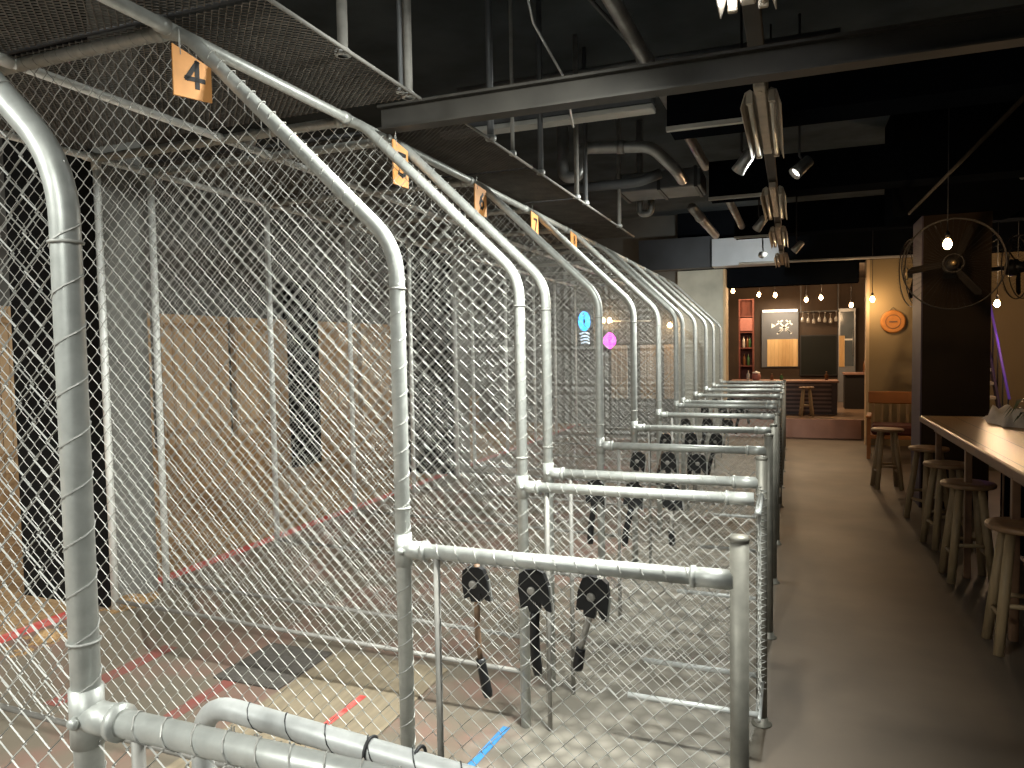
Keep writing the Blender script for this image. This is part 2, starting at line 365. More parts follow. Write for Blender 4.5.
# ------------------------------------------------------------------ lane dividers
def make_divider():
    t = thing('lane_divider', '', 'fence', (0, 0, 0), 0, 'chain-link lane dividers')
    path = rounded([(XP, 0, 0.0), (XP, 0, HB), (XT, 0, HT + 0.005), (XB, 0, HT + 0.005)], 0.10, 8)
    MB().tube(path, 0.0235, 14).build('bent_post', 'galvanised', t)
    MB().tube([(XB, 0, ZP), (XB, 0, HT)], 0.0205, 10).build('back_post', 'tube_bright', t)
    MB().tube([(XB, 0, 0.30), (XP, 0, 0.25)], 0.012, 8).build('bottom_rail', 'dull_tube', t)
    MB().tube([(XP + 0.02, 0, HR), (XE - 0.02, 0, HR)], 0.0225, 14).build('guard_rail', 'galvanised', t)
    MB().tube([(XP + 0.115, 0, 0.0), (XP + 0.115, 0, HR)], 0.011, 8).build('tension_bar', 'dull_tube', t)  # bar kept darker than the rail, shade painted into its tone
    m = MB()                              # tee clamp where the rail meets the bent post
    m.tube([(XP, 0, HR - 0.05), (XP, 0, HR + 0.05)], 0.0275, 14)
    m.tube([(XP, 0, HR), (XP + 0.075, 0, HR)], 0.0275, 14)
    m.tube([(XP + 0.068, 0, HR), (XP + 0.082, 0, HR)], 0.0315, 14)
    m.lathe([(0.002, 0), (0.011, 0), (0.011, 0.006), (0.007, 0.012), (0.002, 0.013)], (XP + 0.005, -0.026, HR), 10, (0, -1, 0))
    m.build('tee_clamp', 'galvanised', t)
    m = MB()
    m.tube([(XE - 0.115, 0, HR), (XE - 0.015, 0, HR)], 0.0265, 14); m.tube([(XE - 0.125, 0, HR), (XE - 0.112, 0, HR)], 0.030, 14)
    m.build('end_clamp', 'galvanised', t)
    m = MB()
    m.tube([(XT - 0.11, 0, HT + 0.005), (XT - 0.07, 0, HT + 0.005)], 0.028, 12); m.build('corner_clamp', 'galvanised', t)
    m = MB(); m.tube([(XB, 0, HT - 0.06), (XB, 0, HT + 0.03)], 0.027, 10)
    m.build('corner_clamp', 'galvanised', t)
    chain(MB(), XP - XB, tall_top, 0.27).build('mesh_panel', 'wire', t).location = (XP, 0, 0)
    chain(MB(), XE - XP, lambda x: HR - 0.01, 0.21).build('mesh_panel', 'wire', t).location = (XE, 0, 0)
    m = MB()                              # tie wire lashing the mesh round the tubes
    m.tube(helix((XP, 0, 0.25), (XP, 0, HB - 0.1), 0.0248, 0.085), 0.0017, 4, False)
    m.tube(helix((XP - 0.11, 0, HB + 0.105), (XT + 0.12, 0, HT - 0.10), 0.0248, 0.055), 0.0018, 4, False)
    m.tube(helix((XT - 0.12, 0, HT + 0.005), (XB, 0, HT + 0.005), 0.0245, 0.06), 0.0013, 4, False)
    m.tube(helix((XP + 0.1, 0, HR), (XE - 0.13, 0, HR), 0.0238, 0.062), 0.0017, 4, False)
    for z in (HR + 0.13, HB - 0.13):
        m.tube([(XP + 0.0255 * math.cos(a), 0.0255 * math.sin(a), z) for a in [i * PI / 8 for i in range(16)]], 0.003, 5, closed=True)
    m.build('tie_wire', 'wire', t)
    return t
EPH = {2: 1.21, 3: 1.12, 4: 1.21, 5: 1.19, 6: 1.14, 7: 1.12, 8: 1.12, 9: 1.14}
div0 = make_divider()
LOOK = {0: 'galvanised chain-link lane divider nearest the camera end, cut by the picture edge',
        1: 'chain-link lane divider carrying the orange board numbered 4 under its sloping tube',
        2: 'chain-link lane divider just before the dark cage column, with no number board',
        3: 'chain-link lane divider just past the first narrow gap, behind board numbered 5',
        4: 'chain-link lane divider with the orange board numbered 6 at its top bend',
        5: 'chain-link lane divider with the orange board numbered 7 at its top bend',
        6: 'chain-link lane divider with the small orange board numbered 8',
        7: 'chain-link lane divider before the second narrow gap, eighth from the near end',
        8: 'chain-link lane divider just past the second narrow gap, ninth from the near end'}
DIV = []
for i, y in enumerate(FY):
    o = div0 if i == 0 else copy_thing(div0)
    o.location = (0, y, 0)
    o['label'] = LOOK.get(i, 'chain-link lane divider, %s from the near end of the cage' % ORD[i])
    DIV.append(o)
# rail end posts differ in height: each divider gets its own
post_mesh = {}
for i, o in enumerate(DIV):
    hgt = EPH.get(i + 1, 1.13)
    if hgt not in post_mesh:
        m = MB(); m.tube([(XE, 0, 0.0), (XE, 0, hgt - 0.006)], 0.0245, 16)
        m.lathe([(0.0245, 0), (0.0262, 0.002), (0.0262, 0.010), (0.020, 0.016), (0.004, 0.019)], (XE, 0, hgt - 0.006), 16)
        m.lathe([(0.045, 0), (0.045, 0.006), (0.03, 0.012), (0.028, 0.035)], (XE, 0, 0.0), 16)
        post_mesh[hgt] = m.mesh('end_post', 'shaded_post')
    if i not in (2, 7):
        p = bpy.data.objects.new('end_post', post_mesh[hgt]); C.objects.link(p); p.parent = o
    if i in (3, 8):
        pts = []
        for k in range(58):
            a = math.radians(-150 if k % 2 else -35); rr = 0.0275
            if k % 2: pts.append((XE + rr * math.cos(a), rr * math.sin(a), 0.17 + k * 0.016)); pts.append((XE + rr * math.cos(math.radians(-90)), rr * math.sin(math.radians(-90)), 0.17 + (k + .5) * 0.016))
            else: pts.append((XE + rr * math.cos(a), rr * math.sin(a), 0.17 + k * 0.016)); pts.append((XE + rr * math.cos(math.radians(-90)), rr * math.sin(math.radians(-90)), 0.17 + (k + .5) * 0.016))
        MB().tube(pts, 0.0022, 4, False).build('tie_wire', 'wire', o)
    if i in (2, 3, 4, 5, 6): MB().tube([(-0.66, 0, 0.22), (XE, 0, 0.22)], 0.013, 8).build('lower_rail', 'tube_grey', o)

# strips of mesh closing the narrow gaps between paired dividers
for y0, y1, lab in ((FY[2] - 0.035, FY[3], 'narrow chain-link strip closing the gap before the walkway, near pair of dividers'),
                    (FY[7], FY[8], 'narrow chain-link strip closing the gap between the farther pair of dividers')):
    t = thing('gap_panel', lab, 'fence panel', (XE, y0 + 0.03, 0), -PI / 2, 'gap panels')
    w = y1 - y0 - 0.06
    chain(MB(), w, lambda x: HR - 0.02, 0.2).build('mesh_panel', 'wire', t)
    for z in (0.2, HR - 0.055): MB().tube([(-0.002, 0, z), (-w + 0.002, 0, z)], 0.013, 8).build('rail', 'tube_grey', t)

# long tubes along the cage
def long_tube(name, x, z, lab, r=0.0225):
    m = MB(); m.tube([(x, FY[0] - 1.2, z), (x, FY[-1] + 0.03, z)], r, 12)
    for y in FY:
        m.tube([(x, y - 0.075, z), (x, y - 0.03, z)], r + 0.005, 12)
    tag(m.build(name, 'galvanised' if name == 'ridge_tube' else 'tube_bright'), lab, 'tube')
long_tube('ridge_tube', XT - 0.03, HT + 0.004, 'bright steel tube along the sloping cage corner, above the number boards')
long_tube('roof_tube', -2.74, HT + 0.004, 'steel tube running the cage length under the middle of its roof', 0.019)
long_tube('roof_tube', XB + 0.0, HT + 0.004, 'steel tube running the cage length on top of the back posts', 0.019)

# chain-link roof, one panel per bay, overhanging the sloped side
def roof_panel(y0, y1, xe, lab):
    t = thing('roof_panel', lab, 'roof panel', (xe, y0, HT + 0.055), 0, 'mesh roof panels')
    w = xe - (XB - 0.1)
    c = 0.032; m = MB()
    n = int(w / (c / 2)); k = int((y1 - y0 - 0.03) / (c / 2))
    for i in range(n):
        x = -c / 2 * (i + 0.5)
        pts = [(x + (1 if (j + i) % 2 == 0 else -1) * (c / 4 + 0.001), 0.015 + j * c / 2, (1 if (j + i) % 2 == 0 else -1) * 0.0012) for j in range(k + 1)]
        m.tube(pts, 0.0030, 3, False)
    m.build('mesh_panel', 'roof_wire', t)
    m = MB(); m.tube([(0, 0, 0), (0, y1 - y0, 0)], 0.008, 8); m.build('edge_bar', 'dull_tube', t)
    m = MB(); m.tube([(0, 0.005, 0.012), (-w, 0.005, 0.012)], 0.011, 6); m.build('cross_bar', 'dark_steel', t)
roof_panel(-0.25, FY[0], -1.6, 'dark mesh roof panel at the near end, before the first divider')
for i in range(7):
    if i in (2,): continue
    lab = {0: 'dark mesh roof panel over the nearest lane', 1: 'dark mesh roof panel beside the steel beam, over the lane with board 4'}.get(i, 'dark mesh roof panel between the %s and %s dividers' % (ORD[i], ORD[i + 1]))
    roof_panel(FY[i] + 0.004, FY[i + 1], -1.6 if i < 2 else -1.56, lab)

# low arched gate behind the first divider
t = thing('lane_gate', 'low grey round-cornered tube gate lashed with wire, behind the first divider rail', 'gate', (0, 0, 0))
gp = rounded([(-1.165, 1.165, 0.02), (-1.165, 1.165, 0.985), (-0.55, 1.10, 0.985), (-0.2, 1.063, 0.985)], 0.10, 8)
MB().tube(gp, 0.0225, 14).build('gate_frame', 'tube_grey', t)
m = MB(); m.tube(helix((-1.05, 1.153, 0.985), (-0.2, 1.063, 0.985), 0.0235, 0.10), 0.0014, 4, False)
for x in (-0.72, -0.62):
    m.tube([(x, 1.118 + 0.0245 * math.cos(a), 0.985 + 0.0245 * math.sin(a)) for a in [i * PI / 8 for i in range(16)]], 0.0035, 5, closed=True)
m.build('tie_wire', 'dark_steel', t)
g = chain(MB(), 0.94, lambda x: 0.95, 0.05).build('mesh_panel', 'wire', t); g.location = (-0.2, 1.063, 0); g.rotation_euler = (0, 0, -0.105)

# ------------------------------------------------------------------ number boards
SEG = {'4': [[(0.62, 0), (0.62, 1)], [(0.62, 1), (0.05, 0.30)], [(0.05, 0.30), (0.95, 0.30)]],
       '5': [[(0.85, 1), (0.2, 1)], [(0.2, 1), (0.15, 0.55)], [(0.15, 0.55), (0.6, 0.62), (0.88, 0.42), (0.82, 0.12), (0.5, 0), (0.12, 0.08)]],
       '6': [[(0.75, 1), (0.35, 0.72), (0.14, 0.3), (0.3, 0.04), (0.6, 0), (0.86, 0.2), (0.8, 0.45), (0.5, 0.56), (0.2, 0.42)]],
       '7': [[(0.1, 1), (0.9, 1), (0.4, 0)]],
       '8': [[(0.5, 0.54), (0.2, 0.68), (0.22, 0.92), (0.5, 1), (0.78, 0.92), (0.8, 0.68), (0.5, 0.54), (0.15, 0.36), (0.16, 0.08), (0.5, 0), (0.84, 0.08), (0.85, 0.36), (0.5, 0.54)]]}
def stroke(mb, a, b, w, M, th):
    a = Vector((*a, 0)); b = Vector((*b, 0)); d = (b - a); ln = d.length; d /= ln; n = Vector((-d.y, d.x, 0)) * w / 2; e = d * w * 0.45
    mb.prism([((a - e + n).x, (a - e + n).y), ((a - e - n).x, (a - e - n).y), ((b + e - n).x, (b + e - n).y), ((b + e + n).x, (b + e + n).y)], th, M)
def number_board(num, x, y0, y1, zb, zt, rz, cut, lab):
    """board facing the walkway; cut takes off the upper far corner"""
    w, h = y1 - y0, zt - zb
    t = thing('number_board', lab, 'sign', (x, (y0 + y1) / 2, (zb + zt) / 2), PI / 2 + rz, 'lane number boards')
    M = Matrix.Rotation(PI / 2, 4, 'X')
    m = MB(); m.prism([(-w / 2, -h / 2), (w / 2, -h / 2), (w / 2, h / 2 - cut), (-w / 2, h / 2)], 0.008, M); pn = m.build('panel', 'sign_wood', t)
    m = MB(); s = h * 0.48; sw = s * 0.75
    for line in SEG[num]:
        for a, b in zip(line, line[1:]):
            stroke(m, ((a[0] - 0.5) * sw + w * .06, (a[1] - 0.5) * s - h * .02), ((b[0] - 0.5) * sw + w * .06, (b[1] - 0.5) * s - h * .02), s * 0.19, Matrix.Translation((0, -0.0048, 0)) @ M, 0.0016)
    m.build('numeral', 'black_mark', pn)
    m = MB(); m.tube([(-w * 0.3, -0.006, h / 2 - 0.03), (-w * 0.3, 0.0, h / 2 + 0.05), (-w * 0.3, 0.007, h / 2 - 0.03)], 0.0015, 4)
    m.build('tie_wire', 'wire', t)
number_board('4', -1.83, 1.832, 1.955, 2.548, 2.71, -0.42, 0.05, 'square orange board numbered 4, nearest and largest, beside a sloping tube')
number_board('5', -1.86, 3.235, 3.37, 2.55, 2.77, -0.05, 0.03, 'orange board numbered 5, half hidden behind the sloping tube before it')
number_board('6', -1.875, 4.275, 4.43, 2.575, 2.765, -0.08, 0.02, 'upright orange board numbered 6 hanging beside a top bend')
number_board('7', -1.875, 5.33, 5.475, 2.58, 2.77, -0.05, 0.02, 'upright orange board numbered 7 hanging beside a top bend')
number_board('8', -1.875, 6.41, 6.57, 2.64, 2.77, -0.05, 0.02, 'orange board numbered 8, smallest of the row of boards')

# ------------------------------------------------------------------ throwing axes hung on the low mesh
def make_axe(kind):
    t = thing('throwing_axe', '', 'axe', (0, 0, 0), 0, 'throwing axes hung on the lane dividers')
    M = Matrix.Rotation(PI / 2, 4, 'X')
    wid = [0.082, 0.092, 0.090][kind]; hh = [0.105, 0.125, 0.118][kind]
    o = [(-0.018, hh * .5), (0.018, hh * .5), (wid * .40, hh * .42), (wid * .52, hh * .1), (wid * .56, -hh * .5), (wid * .40, -hh * .46), (0.016, -hh * .22),
         (0.016, -hh * .5), (-0.016, -hh * .5), (-0.02, -hh * .36), (-wid * .46, -hh * .42), (-wid * .5, hh * .05), (-wid * .42, hh * .4)]
    m = MB(); m.prism(o, 0.022, M); hd = m.build('axe_head', 'axe_black', t)
    m = MB(); m.prism([(wid * .56, -hh * .5), (wid * .62, -hh * .52), (wid * .585, hh * .1), (wid * .52, hh * .1)], 0.008, M); m.build('cutting_edge', 'axe_edge', hd, 'bright ground edge')
    m = MB(); m.lathe([(0.002, 0), (0.013, 0), (0.013, 0.003), (0.008, 0.005), (0.002, 0.005)], (-0.004, -0.011, 0.0), 12, (0, -1, 0)); m.build('eye_wedge', 'axe_grey', hd)
    ln = [0.40, 0.315, 0.285][kind]; z0 = -hh * .35; zg = [-0.235, -0.07, -0.165][kind]
    def shaft(a, b, r0, r1, nm, mt):
        m = MB(); k = 8; pts = []; rad = []
        for i in range(k + 1):
            f = i / k; z = a + (b - a) * f; pts.append((0.012 * math.sin((z + 0.05) * 11), 0, z)); rad.append((r0 + (r1 - r0) * f) * (1.0 if i < k else 0.8))
        m.tube(pts, 0.01, 10, radii=rad); m.build(nm, mt, t)
    top = hh / 2
    shaft(top + 0.006, zg, 0.0095, 0.0095, 'handle', ['axe_brown', 'axe_black', 'axe_grey'][kind])
    shaft(zg + 0.004, top - ln, 0.0145, 0.0165, 'grip', 'axe_black')
    return t
protos = [make_axe(k) for k in range(3)]
used = [False] * 3
BN = {1: 'the divider with board 4', 3: 'the divider with board 5', 4: 'the divider with board 6', 5: 'the divider with board 7', 6: 'the divider with board 8', 8: 'the ninth divider', 9: 'the tenth divider'}
DESC = ['black axe with brown shaft', 'all black axe', 'black axe with grey shaft']
WHERE = ['hanging nearest the bent post', 'hanging in the middle', 'hanging nearest the walkway']
for d, name in BN.items():
    for j, x in enumerate((-0.90, -0.712, -0.532)):
        kind = (j if d == 1 else [1, 1, 2][j] if d == 3 else [2, 1, 2][j] if d in (4, 6) else [0, 1, 1][j])
        o = protos[kind] if not used[kind] else copy_thing(protos[kind]); used[kind] = True
        sw = (0.10, 0.075, -0.17)[j] if d == 1 else random.uniform(-0.2, 0.2)
        o.location = (x, FY[d] + 0.030, 1.005); o.rotation_euler = (0, -sw, 0)
        o['label'] = '%s %s of %s' % (DESC[kind], WHERE[j], name)

# ------------------------------------------------------------------ lane floors: tapes, board, mat
def tape(x0, y0, x1, y1, w, mt, lab, z=0.0):
    a = Vector((x0, y0, 0)); b = Vector((x1, y1, 0)); d = (b - a).normalized(); n = Vector((-d.y, d.x, 0)) * w / 2
    m = MB(); v = [a - n, b - n, b + n, a + n]
    m.add([(p.x, p.y, z + 0.0005) for p in v] + [(p.x, p.y, z + 0.0025) for p in v], [(3, 2, 1, 0), (4, 5, 6, 7), (0, 1, 5, 4), (1, 2, 6, 5), (2, 3, 7, 6), (3, 0, 4, 7)])
    tag(m.build('floor_tape', mt), lab, 'tape')
tape(-3.84, -0.5, -3.84, 3.0, 0.11, 'red_tape', 'red and white tape on the platform edge before the dark cage column', ZP)
tape(-3.84, 3.45, -3.84, 13.4, 0.11, 'red_tape', 'long red and white tape on the platform edge past the dark cage column', ZP)
tape(-1.99, 2.70, -1.98, 3.02, 0.035, 'red_tape', 'short red tape strip stuck on the plywood throwing board', 0.013)
tape(-3.41, 2.45, -3.41, 3.2, 0.10, 'faded_tape', 'worn red tape stripe on the lane floor close to the platform')
tape(-2.75, 2.5, -2.75, 3.25, 0.08, 'faded_tape', 'worn red tape stripe on the lane floor beside the grey mat')
tape(-1.24, 2.62, -1.21, 3.0, 0.035, 'blue_tape', 'blue tape strip on the floor below the hanging axes')
tag(MB().box(-2.42, -1.72, 2.10, 3.44, 0.0, 0.012, 0.003).build('throwing_board', 'plywood'), 'pale plywood throwing board lying on the lane floor', 'board')
tag(MB().box(-2.86, -2.44, 2.95, 3.42, 0.0, 0.014, 0.004).build('rubber_mat', 'grey_mat'), 'dark grey rubber mat lying beside the plywood board', 'mat')
for k, (x, y, a, b, n) in enumerate([(-3.66, 3.15, 0.12, 0.2, 60), (-3.62, 2.6, 0.08, 0.25, 40)]):
    m = MB()
    m.lathe([(a * 1.0, 0), (a * .8, 0.02), (a * .45, 0.04), (0.004, 0.05)], (x, y, ZP), 14)
    for q in range(n):
        an = random.uniform(0, 2 * PI); rr = b * math.sqrt(random.random()); px, py = x + rr * math.cos(an) * .5, y + rr * math.sin(an)
        px = min(px, -3.53); m.box(px, px + .016, py, py + .03, ZP, ZP + .006)
    o = tag(m.build('wood_chips', 'chips'), ['pile of wood chips at the foot of the dark cage column', 'scattered wood chips on the platform before the dark cage column'][k], 'wood chips'); o['kind'] = 'stuff'

# ------------------------------------------------------------------ targets
def target(y0, y1, lab):
    t = thing('target_board', lab, 'target', (-6.028, (y0 + y1) / 2, 0.77), 0, 'plank targets on the lane wall')
    w = (y1 - y0) / 2; n = 6
    m = MB()
    for i in range(n): m.box(-0.02, 0.06 + 0.004 * (i % 2), -w + 2 * w * i / n + 0.003, -w + 2 * w * (i + 1) / n - 0.003, 0, 1.36, 0.004)
    m.build('planks', 'target_planks', t)
    for z in (0.12, 1.22): MB().box(0.066, 0.085, -w + .02, w - .02, z, z + 0.05).build('batten', 'osb', t)
for i, (a, b) in enumerate([(1.95, 2.95), (3.46, 4.40), (4.52, 5.5), (5.63, 6.57), (6.68, 7.60), (8.19, 9.18), (9.3, 10.29), (10.5, 11.4), (11.55, 12.6)]):
    target(a, b, ['plank target on the lane wall at the left edge, before the cage column', 'plank target on the lane wall, mostly behind the dark cage column', 'plank target on the lane wall, first one clear of the dark column', 'plank target on the lane wall, second one clear of the dark column',
                  'plank target beside the dark strip of lane wall, on its near side', 'plank target beside the dark strip of lane wall, on its far side', 'plank target on the lane wall, hidden behind the second cage column', 'plank target on the lane wall, second from its far corner', 'plank target on the lane wall, last before the far corner'][i])
for x, lab in ((-3.05, 'pale plank target on the far end wall, beside the pink neon sign'), (-2.50, 'pale plank target on the far end wall, middle one'), (-2.06, 'pale plank target on the far end wall, beside the concrete pillar')):
    t = thing('end_target', lab, 'target', (x, 13.57, 0.75), 0, 'plank targets on the end wall')
    m = MB()
    for i in range(3): m.box(-0.15 + 0.1 * i, -0.053 + 0.1 * i, -0.05, 0.02, 0, 1.0, 0.004)
    m.build('planks', 'end_planks', t)
    m = MB(); m.box(-0.14, 0.14, -0.06, -0.05, 0.1, 0.15); m.build('batten', 'osb', t)

# neon signs and bar light on the end wall
t = thing('neon_sign', 'blue and white neon sign glowing on the far end wall', 'neon sign', (-3.72, 13.5, 2.2))
MB().box(-0.17, 0.17, 0.06, 0.09, -0.75, 0.32).build('backing', 'black_mark', t)
m = MB()
for k in range(4):
    rr = 0.05 + 0.03 * k; m.tube([(rr * 0.75 * math.cos(a), 0.03, 0.02 + rr * 1.25 * math.sin(a)) for a in [i * PI / 10 for i in range(20)]], 0.014, 6, closed=True)
m.build('blue_tube', 'neon_blue', t)
m = MB()
for k in range(4): m.tube(rounded([(-0.09 + .01 * k, 0.03, -0.22 - .06 * k), (0.03, 0.03, -0.19 - .06 * k), (0.10, 0.03, -0.23 - .06 * k)], 0.04), 0.013, 6)
m.build('white_tube', 'neon_white', t)
t = thing('neon_sign', 'pink neon sign glowing below the string of bulbs', 'neon sign', (-3.23, 13.5, 1.84))
MB().box(-0.13, 0.13, 0.06, 0.09, -0.22, 0.2).build('backing', 'black_mark', t)
m = MB()
for k in range(4):
    rr = 0.03 + 0.028 * k
    m.tube([(rr * math.cos(a) * (0.8 + .2 * math.cos(2 * a)), 0.03, rr * 1.25 * math.sin(a)) for a in [i * PI / 10 for i in range(20)]], 0.013, 6, closed=True)
m.build('pink_tube', 'neon_pink', t)
t = thing('wall_light_bar', 'pale horizontal light rail with two bulbs high on the end wall', 'wall light', (-2.9, 13.48, 2.2))
MB().tube([(-0.32, 0, 0), (0.46, 0, -0.01)], 0.017, 8).build('rail', 'white_strip', t)
for x in (-0.28, 0.4): MB().tube([(x, 0, 0), (x, 0.12, 0)], 0.012, 6).build('bracket', 'dark_steel', t)
for x in (-0.43, -0.31): MB().lathe([(0.012, 0.05), (0.03, 0.03), (0.042, -0.01), (0.03, -0.04), (0.006, -0.052)], (x, -0.03, 0.02), 12).build('bulb', 'bulb_warm', t)
light('bulb_light', 'POINT', (-3.27, 13.30, 2.1), 9, (1.0, 0.66, 0.36), shadow_soft_size=0.05)
light('bulb_light', 'POINT', (-2.15, 13.30, 2.0), 7, (1.0, 0.72, 0.45), shadow_soft_size=0.05)
t = thing('wall_bulb', 'single pale bulb on the end wall beside the concrete pillar', 'bulb', (-2.10, 13.5, 2.10))
MB().lathe([(0.012, 0.05), (0.03, 0.03), (0.045, -0.01), (0.03, -0.04), (0.006, -0.052)], (0, 0, 0), 12).build('globe', 'bulb_warm', t)
MB().tube([(0, 0.0, 0.05), (0, 0.1, 0.08)], 0.012, 6).build('socket', 'dark_steel', t)

# ------------------------------------------------------------------ ceiling services
# steel I-beam lying in the roof gap
t = thing('steel_beam', 'long rusty-edged steel beam crossing over the cage in the roof gap', 'beam', (0, 3.25, 2.815))
m = MB(); m.box(-1.93, 2.9, -0.045, 0.045, 0.0, 0.010); m.box(-1.93, 2.9, -0.006, 0.006, 0.010, 0.108); m.build('web', 'beam_steel', t)
MB().box(-1.93, 2.9, -0.045, 0.045, 0.108, 0.12).build('top_flange', 'beam_steel', t)
t = thing('cable_channel', 'grey steel channel with a bright lower lip, behind the long beam', 'channel', (0, 4.7, 3.2))
MB().box(-2.3, -0.82, -0.05, 0.05, 0.035, 0.19, 0.01).build('channel', 'duct_grey', t)
MB().box(-2.3, -0.82, -0.06, 0.06, 0.0, 0.034, 0.005).build('lip', 'white_strip', t)
t = thing('air_duct', 'short blue-grey rectangular duct above the trap pipe bend', 'duct', (0, 7.0, 3.2))
m = MB(); m.box(-1.6, -0.80, 0, 0.5, 0.0, 0.17, 0.01); m.build('casing', 'duct_grey', t)
for x in (-1.58, -1.2, -0.86): MB().box(x, x + 0.03, -0.012, 0.512, -0.012, 0.182).build('flange', 'dark_steel', t)
def pipe(name, pts, r, mt, lab, collars=(), rad=0.0):
    t = thing(name, lab, 'pipe')
    p = rounded(pts, rad, 7) if rad else pts
    MB().tube(p, r, 14).build('run', mt, t)
    if collars:
        m = MB()
        for a, b in collars: m.tube([a, b], r + 0.009, 14)
        m.build('collar', mt, t)
pipe('water_pipe', [(-0.97, 2.2, 3.64), (-0.86, 8.0, 3.6)], 0.048, 'pipe_metal', 'straight bright pipe running away above the steel beam', [((-0.92, 4.9, 3.62), (-0.918, 5.0, 3.62)), ((-0.89, 6.6, 3.61), (-0.888, 6.7, 3.61))])
pipe('water_pipe', [(-1.03, 8.2, 3.22), (-0.99, 10.4, 3.22)], 0.05, 'pipe_metal', 'short bright pipe beyond the blue-grey duct', [((-1.02, 8.8, 3.22), (-1.02, 8.9, 3.22))])
pipe('water_pipe', [(-0.66, 8.1, 3.3), (-0.64, 10.3, 3.3)], 0.042, 'pipe_metal', 'short bright pipe nearest the walkway lamps, beyond the duct')
pipe('trap_pipe', [(-1.88, 6.2, 4.09), (-1.88, 6.2, 3.20), (-1.72, 6.2, 3.20), (-1.72, 6.2, 3.44), (-1.12, 6.25, 3.40), (-0.95, 6.45, 3.24), (-0.95, 6.9, 3.24)], 0.05, 'pipe_metal', 'shiny trap pipe with a U bend under the ceiling', (((-1.40, 6.225, 3.42), (-1.34, 6.23, 3.415)),), 0.085)
pipe('trap_pipe', [(-2.3, 6.6, 3.19), (-1.3, 6.6, 3.19), (-1.1, 6.6, 3.25)], 0.045, 'duct_grey', 'dull grey pipe passing just under the shiny trap pipe', (), 0.08)
pipe('hook_pipe', [(-1.52, 7.8, 4.09), (-1.52, 7.8, 3.12), (-1.40, 7.8, 3.12), (-1.40, 7.8, 3.26)], 0.035, 'pipe_metal', 'small hooked pipe end hanging below the blue-grey duct', (), 0.058)
pipe('conduit', [(-2.6, 5.6, 3.86), (0.3, 5.6, 3.86)], 0.022, 'duct_grey', 'thin grey conduit crossing high under the ceiling behind the hanger rods')
pipe('conduit', [(-3.2, 6.9, 4.04), (0.0, 6.9, 4.04)], 0.022, 'dark_steel', 'thin dark conduit tight against the ceiling')
pipe('conduit', [(-1.35, 3.3, 3.9), (-0.75, 7.2, 3.75)], 0.014, 'duct_grey', 'thin slanting conduit beside the straight bright pipe')
pipe('conduit', [(-0.86, 13.05, 3.10), (1.85, 13.05, 3.07)], 0.02, 'white_strip', 'pale conduit along the front of the far bulkhead')
pipe('conduit', [(0.1, 3.55, 3.02), (2.2, 3.55, 3.02)], 0.008, 'duct_grey', 'thin pale rod crossing the dark ceiling over the walkway')
pipe('conduit', [(1.15, 4.0, 3.0), (1.08, 8.3, 3.0)], 0.014, 'edge_dark', 'brown conduit running away above the high table, toward the column')
pipe('conduit', [(2.05, 7.6, 3.3), (2.1, 10.0, 3.3)], 0.03, 'pipe_metal', 'short pale pipe high at the right picture edge, past the column')
# cable
tag(MB().tube([(-1.06, 3.0, 4.1), (-1.06, 3.02, 3.2), (-1.05, 3.05, 3.12), (-1.02, 3.4, 3.0), (-1.15, 4.0, 2.95)], 0.006, 6).build('hanging_cable', 'pipe_metal'), 'thin white cable hanging from the ceiling past the long beam', 'cable')
# rods that carry the roof edge
ROD = [2.48, 2.93, 3.0, 3.78, 4.12, 4.64, 5.5, 5.76, 6.98]
for i, y in enumerate(ROD):
    t = thing('hanger_rod', 'steel hanger rod at the roof edge, %s counting along from the near end' % ORD[i], 'rod', (-1.64 if y < 3.1 else -1.56, y, HT + 0.05), 0, 'roof hanger rods')
    r = [0.021, 0.011, 0.021, 0.02, 0.012, 0.019, 0.019, 0.019, 0.02][i]
    MB().tube([(0, 0, 0), (0, 0, 4.1 - HT - 0.05)], r, 8).build('rod', 'duct_grey' if i % 2 else 'dull_tube', t)
    MB().lathe([(r + .006, 0), (r + .012, 0.004), (r + .012, 0.02), (r + .004, 0.03)], (0, 0, 0), 8).build('nut', 'tube_grey', t)

# walkway lamps: battens with two tubes and ribbed reflectors
def batten(y0, ln, lit, lab):
    t = thing('batten_lamp', lab, 'lamp', (-0.16, y0, 3.0), 0, 'tube lamps over the walkway')
    m = MB(); m.box(-0.028, 0.028, 0.0, ln, 0.0, 0.059, 0.006); m.build('spine', 'fixture_cream', t)
    for s in (-1, 1):
        m = MB(); prof = [(0.029, 0.02), (0.05, 0.040), (0.075, 0.026), (0.098, -0.045), (0.102, -0.043), (0.079, 0.032), (0.052, 0.046), (0.029, 0.026)]
        v = [(s * x, y, z) for y in (0.03, ln - 0.03) for x, z in prof]; n = len(prof)
        m.add(v, [tuple(range(n)), tuple(range(2 * n - 1, n - 1, -1))] + [(i, (i + 1) % n, n + (i + 1) % n, n + i) for i in range(n)])
        m.build('reflector', 'fixture_cream', t)
        MB().tube([(s * 0.055, 0.04, -0.008), (s * 0.055, ln - 0.04, -0.008)], 0.014, 10).build('tube', 'tube_lit' if lit and s < 0 else 'tube_off', t, 'glowing white tube' if lit and s < 0 else None)
        for y in (0.02, ln - 0.045): MB().box(s * 0.055 - .018, s * 0.055 + .018, y, y + .025, -0.03, 0.035, .004).build('socket', 'fixture_cream', t)
    m = MB(); m.box(-0.03, 0.03, -0.12, -0.001, 0.0, 0.05, 0.008); m.lathe([(0.012, 0), (0.012, 0.004), (0.004, 0.005)], (0, -0.06, 0.0), 10, (0, 0, -1)); m.build('end_box', 'fixture_cream', t)
    return t
batten(-2.2, 1.45, True, 'lit tube lamp over the walkway behind the camera')
